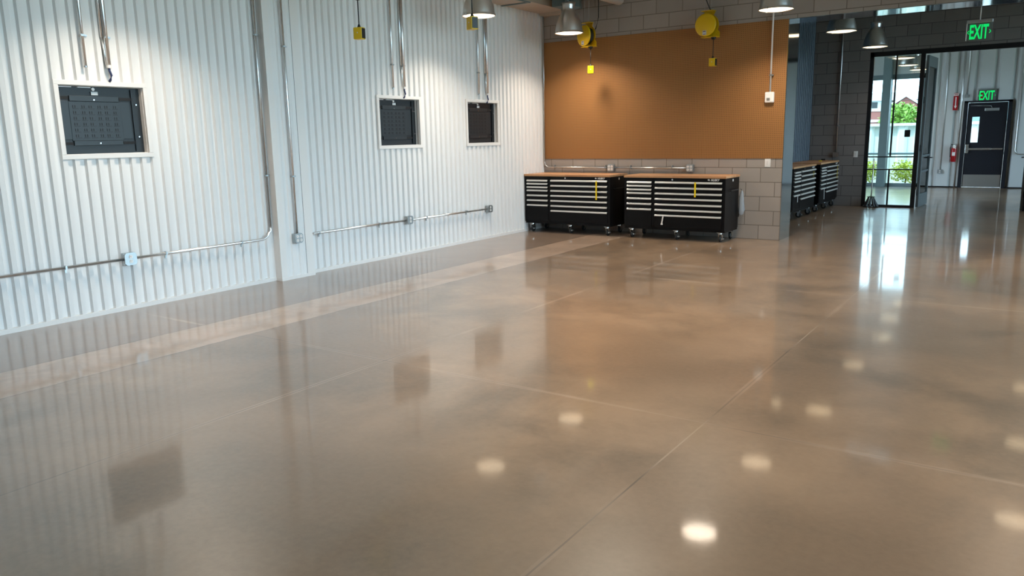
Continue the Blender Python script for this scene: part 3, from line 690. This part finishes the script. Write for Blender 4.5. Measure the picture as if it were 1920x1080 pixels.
# black supply cables of the two reels by the pegboard
def world_cable(root, pts):
    T('supply_cable', 'rubber', pts, .007, root, 8)
world_cable(rl, [(.05, .06, .02), (.14, .07, .10), (.20, .07, .25), (.215, .06, .45), (.20, .05, .8), (.2, .05, 1.58)])
world_cable(r2_, [(.03, .055, .19), (-.0, .055, .25), (-.035, .03, .35), (-.04, .02, .6), (-.04, .02, 1.58)])
# bright neon plug box on the left reel as the photograph shows
for c_ in rl.children:
    if c_.name.startswith('plug_box'):
        c_.data = c_.data.copy(); c_.data.materials[0] = M['neon']; c_['label'] = 'bright lemon yellow plug box'
        ra = math.radians(50); c_.rotation_euler = (0, 0, ra); c_.location = (.10-.10*math.cos(ra), -.10*math.sin(ra), 0)

# ------------------------------------------------------------------ pendant lamps
def make_lamp(lens, power, cname='lamp_bulb', col=(1, .86, .68)):
    t = thing('pendant_lamp', '', 'lamp', (0, 0, 0), 0, 'spun metal pendant lamps')
    prof = [(.214, -.004), (.214, .004), (.205, .008), (.203, .03), (.196, .08), (.182, .14), (.160, .20), (.130, .26), (.100, .305), (.088, .325), (.087, .345), (.092, .39), (.103, .43)]
    inn = [(.100, .428), (.084, .36), (.084, .325), (.126, .262), (.155, .20), (.178, .14), (.192, .08), (.199, .03), (.200, .002)]
    bm = bmesh.new(); lathe(bm, prof+inn+[(.214, -.004)], 48); sh = obj('lamp_shade', bm, 'alu', t, smooth=True)
    bm = bmesh.new(); rg = lathe(bm, [(.012, .41), (.10, .415)], 32); bm.faces.new(rg[0]); obj('top_cap', bm, 'alu', t)
    bm = bmesh.new(); rg = lathe(bm, [(.199, .004), (.15, -.006), (.05, -.012)], 40); bm.faces.new(rg[-1]); obj('lens', bm, lens, t, smooth=True)
    for a in (.3, 2.4, 4.5): B('rim_clip', 'chrome', [(.205*math.cos(a)-.01, .205*math.cos(a)+.01, .205*math.sin(a)-.01, .205*math.sin(a)+.01, -.004, .018)], t)
    for a in (.5, 2.6, 4.7): T('hanging_wire', 'box_steel', [(.09*math.cos(a), .09*math.sin(a), .41), (.02*math.cos(a), .02*math.sin(a), 1.05), (0, 0, 1.60)], .002, t, 6)
    T('supply_cable', 'box_steel', [(0, 0, .41), (.0, 0, 1.6)], .004, t, 8)
    return t
def bulb(parent, power, col):
    l = bpy.data.lights.new('lamp_light', 'AREA'); l.shape = 'DISK'; l.size = .38; l.energy = power; l.color = col; l.spread = math.radians(128.5)
    o = bpy.data.objects.new('lamp_light', l); C.objects.link(o); o.parent = parent; o.location = (0, 0, -.016)
WARM = (1, .87, .72); KP = 26
lamp = make_lamp('lens', 0)
near = [((.90, -2.94), 'aluminium pendant lamp nearest the left wall, cut by the top edge of the picture'),
        ((.92, -.74), 'aluminium pendant lamp whose shade is seen whole beside the left yellow reel'),
        ((3.97, -.88), 'aluminium pendant lamp above the right end of the pegboard'),
        ((.90, -7.30), 'out of frame aluminium pendant lamp lighting the wall above the largest recessed panel'),
        ((4.02, -3.17), 'out of frame aluminium pendant lamp, reflected in the lower middle of the floor'),
        ((4.02, -5.35), 'out of frame aluminium pendant lamp second towards the camera from the opening'),
        ((7.0, -.95), 'out of frame aluminium pendant lamp over the right of the opening'),
        ((7.0, -3.17), 'out of frame aluminium pendant lamp right of the camera view'),
        ((4.02, -7.5), 'out of frame aluminium pendant lamp near the camera on the left'),
        ((7.0, -7.5), 'out of frame aluminium pendant lamp over the camera')]
for i, ((x, y), lab) in enumerate(near):
    o = lamp if i == 0 else copy_tree(lamp)
    o.location = (x, y, 3.0); o['label'] = lab
for o in [o for o in list(C.objects) if o.name.startswith('pendant_lamp')]: bulb(o, KP, WARM)
far_l = make_lamp('lens_dim', 0)
far = [((4.24, 1.56, 2.95), 'pendant lamp with its top hidden by the header, above the far tool chests'),
       ((4.18, 4.62, 2.98), 'pendant lamp seen whole in front of the dark block wall by the glass storefront'),
       ((7.0, 1.69, 2.98), 'pendant lamp right of view in the dark block passage'),
       ((7.0, 4.60, 2.98), 'pendant lamp right of view before the double doors'),
       ((4.33, 6.9, 2.93), 'pendant lamp seen through the top of the glass sidelight, partly behind its mullion'),
       ((4.15, 8.9, 2.93), 'pendant lamp seen through the glass beside the hinge post'),
       ((4.12, 10.9, 2.95), 'most distant pendant lamp seen as a thin bright sliver through the glass')]
fl = []
for i, (p, lab) in enumerate(far):
    o = far_l if i == 0 else copy_tree(far_l); o.location = p; o['label'] = lab; fl.append(o)
for o in fl: bulb(o, 5, (1, .9, .78))

# ------------------------------------------------------------------ ducts
t = tag(T('round_duct', 'alu', [(.80, -1.0, 3.70), (.80, -1.9, 3.70)], .20, None, 32), 'round metal duct lit warm at the top edge above the lamp', 'duct')
t = tag(T('white_pipe', 'white_trim', [(1.43, -.12, 3.50), (1.43, -3.2, 3.50)], .085, None, 20), 'pale round pipe ending just before the block wall above the left reel', 'pipe')
t = thing('rectangular_duct', 'grey rectangular duct near the block wall between the bulkhead and the pale pipe', 'duct')
B('duct_body', 'greycol', (.56, .88, -.62, -.30, 3.42, 3.9), t); B('duct_flange', 'box_steel', (.54, .90, -.33, -.30, 3.40, 3.92), t)

# ------------------------------------------------------------------ exit signs
def exit_sign(loc, w, h, label, stem, sc=1.0):
    t = thing('exit_sign', label, 'exit sign', loc, 0, 'green lettered exit signs')
    B('canopy', 'box_steel', (-w/2, w/2, -.035, .035, h-.035, h), t, bevel=.004)
    B('edge_strip', 'white_trim', (-w/2, -w/2+.008, -.02, .02, 0, h-.035), t)
    B('face_plate', 'sign_plate', (-w/2+.008, w/2, -.012, .012, 0, h-.035), t)
    tx = text('exit_letters', 'EXIT', h, 'exit_green', t, (0, -.016, (h-.035)*.48), (PI/2, 0, 0), 0, .006, .002)
    xs = [v.co.x for v in tx.data.vertices]; zs = [v.co.y for v in tx.data.vertices]
    tw, th = max(xs)-min(xs), max(zs)-min(zs); kx, kz = (w-.075)/tw, (h-.065)/th
    for v in tx.data.vertices: v.co.x = (v.co.x-(max(xs)+min(xs))/2)*kx; v.co.y = (v.co.y-(max(zs)+min(zs))/2)*kz
    for s in (-1, 1):
        bm = bmesh.new(); cx = s*(w/2-.022); z = (h-.035)*.47
        for q in (-1, 1):
            p = [(cx+s*.012, z), (cx-s*.006, z+q*.022), (cx-s*.012, z+q*.018), (cx+s*.003, z)]
            a = [bm.verts.new((u, -.018, v)) for u, v in p]; b_ = [bm.verts.new((u, -.012, v)) for u, v in p]
            bm.faces.new(a); bm.faces.new(b_)
            for i in range(4): bm.faces.new((a[i], a[(i+1) % 4], b_[(i+1) % 4], b_[i]))
        obj('chevron', bm, 'exit_green', t)
    if stem: T('stem', 'white_trim', [(0, 0, h), (0, 0, h+stem)], .006, t, 8)
    return t
exit_sign((6.10, .30, 2.565), .275, .235, 'green EXIT sign hanging on a stem below the shiny metal header', HZ-.006-2.565-.235)
e2 = exit_sign((5.545, Y3-.055, 2.19), .40, .29, 'green EXIT sign mounted directly above the dark exit door', 0)
B('red_lens', 'red', (-.125, -.085, -.0135, -.012, .03, .18), e2)

# ------------------------------------------------------------------ far wall fittings
t = thing('fire_extinguisher', 'red fire extinguisher hanging on the far corrugated wall left of the exit door', 'fire extinguisher', (4.925, Y3-.075, .66))
bm = bmesh.new(); rg = lathe(bm, [(.05, 0), (.062, .012), (.064, .30), (.058, .34), (.035, .375), (.02, .39), (.02, .40)], 24); bm.faces.new(rg[0]); obj('cylinder', bm, 'red', t, smooth=True)
B('label_sticker', 'white', (-.03, .04, -.0665, -.062, .16, .25), t)
bm = bmesh.new(); cyl(bm, (0, 0), .018, .40, .43, 'Z', 12); box(bm, -.02, .06, -.012, .012, .425, .437); box(bm, -.01, .07, -.012, .012, .45, .458); obj('valve', bm, 'chrome', t)
T('hose', 'rubber', [(.0, 0, .42), (-.06, -.01, .45), (-.085, -.01, .36), (-.075, -.02, .2), (-.07, -.02, .12)], .011, t, 10)
B('wall_bracket', 'chrome', (-.015, .015, .05, .075, .30, .44), t); B('tag', 'white', (-.02, .045, -.05, -.045, .32, .42), t)
t = thing('fire_extinguisher_sign', 'tall narrow red and white sign with a down arrow above the fire extinguisher', 'sign', (4.868, Y3-.018, 1.97))
B('sign_panel', 'red', (-.055, .055, -.008, 0, 0, .43), t); B('white_band', 'white', (-.055, .055, -.0095, -.008, .36, .42), t)
text('sign_letters', 'FIRE', .045, 'red', t, (0, -.011, .39), (PI/2, 0, 0), 0, .001, .0005)
bm = bmesh.new(); box(bm, -.012, .012, -.0095, -.008, .11, .33)
p = [(-.032, .11), (.032, .11), (0, .04)]; a = [bm.verts.new((u, -.0095, v)) for u, v in p]; b_ = [bm.verts.new((u, -.008, v)) for u, v in p]
bm.faces.new(a); bm.faces.new(b_)
for i in range(3): bm.faces.new((a[i], a[(i+1) % 3], b_[(i+1) % 3], b_[i]))
obj('down_arrow', bm, 'white', t)
t = thing('conduit', 'thick vertical steel pipe behind the red fire extinguisher on the far wall', 'conduit', (5.0, Y3+.0, 0)); T('tube', 'galv', [(0, 0, 0), (0, 0, CH)], .02, t)
t = thing('conduit', 'thin vertical conduit dropping to the low outlet on the far wall', 'conduit', (4.64, Y3-.02, 0)); T('tube', 'galv', [(0, 0, .45), (0, 0, CH)], .012, t)
outlet_box('outlet_box', (4.64, Y3, .41), 0, 'low steel outlet box on the far corrugated wall left of the fire extinguisher', 2)
t = thing('conduit', 'thin vertical conduit ending in a box near the top left corner of the exit door', 'conduit', (5.10, Y3-.02, 0)); T('tube', 'galv', [(0, 0, 2.36), (0, 0, CH)], .012, t); B('end_box', 'box_steel', (-.045, .045, -.03, .02, 2.27, 2.36), t)
t = thing('conduit', 'steel conduit right of the exit door bending low towards the right', 'conduit', (6.26, Y3-.02, 0))
T('tube', 'galv', [(0, 0, CH), (0, 0, .95)] + arc((.1, .95), .1, PI, 1.5*PI, 6, lambda x, z: (x, 0, z)) + [(.6, 0, .85)], .014, t)
# mop with wire hoop in front of the glass sidelight
t = thing('floor_mop', 'dark long handled mop with a wire hoop standing in front of the glass sidelight', 'mop', (4.105, Y2-.13, 0))
T('handle', 'galv', [(0, 0, .03), (.004, 0, .55), (.008, 0, .955)], .011, t, 10)
bm = bmesh.new(); tube(bm, [(.07*math.cos(a), .07*math.sin(a), .205) for a in [i*PI/10 for i in range(21)]], .006, 8); obj('wire_hoop', bm, 'rubber', t)
bm = bmesh.new()
for i in range(11):
    a = i*2*PI/11+.2
    tube(bm, [(.05*math.cos(a), .04*math.sin(a), .20), (.09*math.cos(a), .06*math.sin(a), .10), (.135*math.cos(a), .08*math.sin(a), .02)], [.007, .015, .02], 6)
obj('mop_strands', bm, 'mop_grey', t)
B('base_plate', 'rubber', (-.13, .14, -.07, .07, 0, .018), t, bevel=.006)

# ------------------------------------------------------------------ outside
g = B('ground', 'ground', (-90, 60, -60, 140, -.35, -.16)); struct(g)
t = thing('corrugated_fence', 'white corrugated metal fence panels outside the far windows', 'fence', (0, 15.0, 0))
bm = bmesh.new(); x = -6.0; pr = []
while x < 9:
    pr += [(x, 0), (x+.16, 0), (x+.23, .09), (x+.39, .09), (x+.46, 0)]; x += .46
for (a, da), (b_, db) in zip(pr, pr[1:]):
    if b_-a < 1e-6: continue
    bm.faces.new([bm.verts.new(v) for v in ((a, da, -.16), (b_, db, -.16), (b_, db, 1.63), (a, da, 1.63))])
fs = obj('fence_sheet', bm, 'ext_fence', t); so = fs.modifiers.new('s', 'SOLIDIFY'); so.thickness = .004
B('top_rail', 'ext_fence', (-6, 9, -.05, .13, 1.62, 1.70), t)
t = thing('handrail', 'grey metal handrail running along in front of the outside fence', 'railing', (0, 13.6, 0))
T('rail', 'greycol', [(-5, 0, .84), (8, 0, .84)], .03, t)
for x in (-2, 0.2, 4.6, 6.8): T('post', 'greycol', [(x, 0, -.16), (x, 0, .84)], .025, t)
def foliage(name, cx, cy, cz, rx, ry, rz, n, size, m, parent=None):
    bm = bmesh.new(); rnd = random.Random(name+str(cx))
    for i in range(n):
        while True:
            p = Vector((rnd.uniform(-1, 1), rnd.uniform(-1, 1), rnd.uniform(-1, 1)))
            if p.length < 1: break
        p = p*(.45+.55*rnd.random())/max(p.length, .4)*min(1, p.length+.35)
        c_ = Vector((cx+p.x*rx, cy+p.y*ry, cz+p.z*rz)); s = size*rnd.uniform(.6, 1.3)
        u = Vector((rnd.uniform(-1, 1), rnd.uniform(-1, 1), rnd.uniform(-1, 1))).normalized(); w = u.cross(Vector((rnd.uniform(-1, 1), rnd.uniform(-1, 1), 1))).normalized()
        bm.faces.new([bm.verts.new(c_+q) for q in (-u*s, w*s*.5, u*s, -w*s*.5)])
    return obj(name, bm, m, parent)
for i, (x, y, r, lab, mm) in enumerate(((2.5, 14.3, .36, 'yellow green shrub outside the left pane of the sidelight', 'leaf_y'), (3.55, 14.35, .47, 'bright green shrub outside the right pane of the sidelight', 'leaf_y'), (1.2, 14.3, .4, 'green shrub outside left of the column and out of view', 'leaf'))):
    t = thing('shrub', lab, 'shrub', (x, y, -.16), 0, 'shrubs along the outside fence')
    foliage('foliage', 0, 0, .48, r, .35, .36, 900, .045, mm, t); T('stem', 'bark', [(0, 0, 0), (.02, 0, .4)], .02, t, 8)
t = thing('tree', 'round green leafy tree standing before the brick house outside', 'tree', (-.35, 40, -.16))
T('trunk', 'bark', [(0, 0, 0), (.05, 0, 1.6)], .09, t, 8); foliage('foliage', 0, 0, 2.05, 1.25, 1.2, 1.25, 2600, .13, 'leaf', t)
t = thing('brick_house', 'pale roofed red brick house with a gable far outside the window', 'building', (0, 62, -.16))
B('brick_wall', 'brick', (-14, -.6, 0, 6, 0, 3.3), t)
bm = bmesh.new()
gx = -3.1
pts = [(gx-1.35, 3.3), (gx+1.35, 3.3), (gx, 4.35)]
a = [bm.verts.new((u, -.3, v)) for u, v in pts]; b_ = [bm.verts.new((u, 4, v)) for u, v in pts]
bm.faces.new(a); bm.faces.new(b_)
for i in range(3): bm.faces.new((a[i], a[(i+1) % 3], b_[(i+1) % 3], b_[i]))
B('brick_bay', 'brick', (gx-1.2, gx+1.2, -.3, 0, 0, 3.3), t)
obj('gable', bm, 'brick', t)
bm = bmesh.new()
for s in (-1, 1):
    p = [(gx+s*1.7, 3.2), (gx+s*1.7, 3.4), (gx, 4.62), (gx, 4.36)]
    a = [bm.verts.new((u, -.5, v)) for u, v in p]; b_ = [bm.verts.new((u, 4, v)) for u, v in p]
    bm.faces.new(a); bm.faces.new(b_)
    for i in range(4): bm.faces.new((a[i], a[(i+1) % 4], b_[(i+1) % 4], b_[i]))
obj('gable_trim', bm, 'ext_white', t)
B('white_siding', 'ext_white', [(-14, gx-1.35, -.06, 0, 3.25, 4.1), (-14, gx-1.35, -.05, 0, 2.35, 2.55)], t)
bm = bmesh.new()
v = [bm.verts.new(p) for p in ((-15, -.4, 4.1), (-.4, -.4, 4.1), (-.4, 3, 4.9), (-15, 3, 4.9), (-15, 6.4, 4.1), (-.4, 6.4, 4.1))]
bm.faces.new((v[0], v[1], v[2], v[3])); bm.faces.new((v[3], v[2], v[5], v[4])); obj('roof', bm, 'ext_shingle', t)
B('house_window', 'panel_plate', (-5.75, -5.3, -.08, -.04, 3.5, 4.0), t)
bm = bmesh.new(); tube(bm, [(gx-.05+.95*math.cos(a)-.2, -.34, 1.9+.95*math.sin(a)) for a in [PI*i/12 for i in range(13)]], .10, 6); obj('arched_trim', bm, 'ext_white', t)
def car(x, y, m, lab):
    t = thing('car', lab, 'car', (x, y, -.16), 0, 'cars parked beyond the fence')
    bm = bmesh.new(); pts = [(-2.1, .35), (-2.1, .8), (-1.4, .95), (-.8, 1.45), (.8, 1.45), (1.4, .98), (2.1, .85), (2.15, .35)]
    a = [bm.verts.new((u, 0, v)) for u, v in pts]; b_ = [bm.verts.new((u, 1.7, v)) for u, v in pts]
    bm.faces.new(a); bm.faces.new(b_)
    for i in range(8): bm.faces.new((a[i], a[(i+1) % 8], b_[(i+1) % 8], b_[i]))
    obj('car_body', bm, m, t, bevel=.06); B('side_window', 'panel_plate', (-.7, .75, -.01, .0, 1.0, 1.35), t)
    for u in (-1.3, 1.3):
        bm = bmesh.new(); cyl(bm, (u, .33), .33, -.02, .2, 'Y', 18); obj('wheel', bm, 'rubber', t)
car(-6.6, 57.0, 'car_blue', 'blue car parked beyond the fence, left of the column'); car(-2.2, 59, 'car_white', 'white car parked beyond the fence under the brick gable')
hb = bmesh.new(); hp = [(-80, 0), (-80, 4)]+[(-80+i*4, 4.6+1.0*math.sin(i*.7)+.6*math.sin(i*1.9)) for i in range(36)]+[(60, 0)]
a = [hb.verts.new((u, 118, v)) for u, v in hp]; b_ = [hb.verts.new((u, 130, v)) for u, v in hp]
hb.faces.new(a); hb.faces.new(b_)
for i in range(len(hp)): hb.faces.new((a[i], a[(i+1) % len(hp)], b_[(i+1) % len(hp)], b_[i]))
hl = obj('distant_hills', hb, 'hill'); struct(hl)
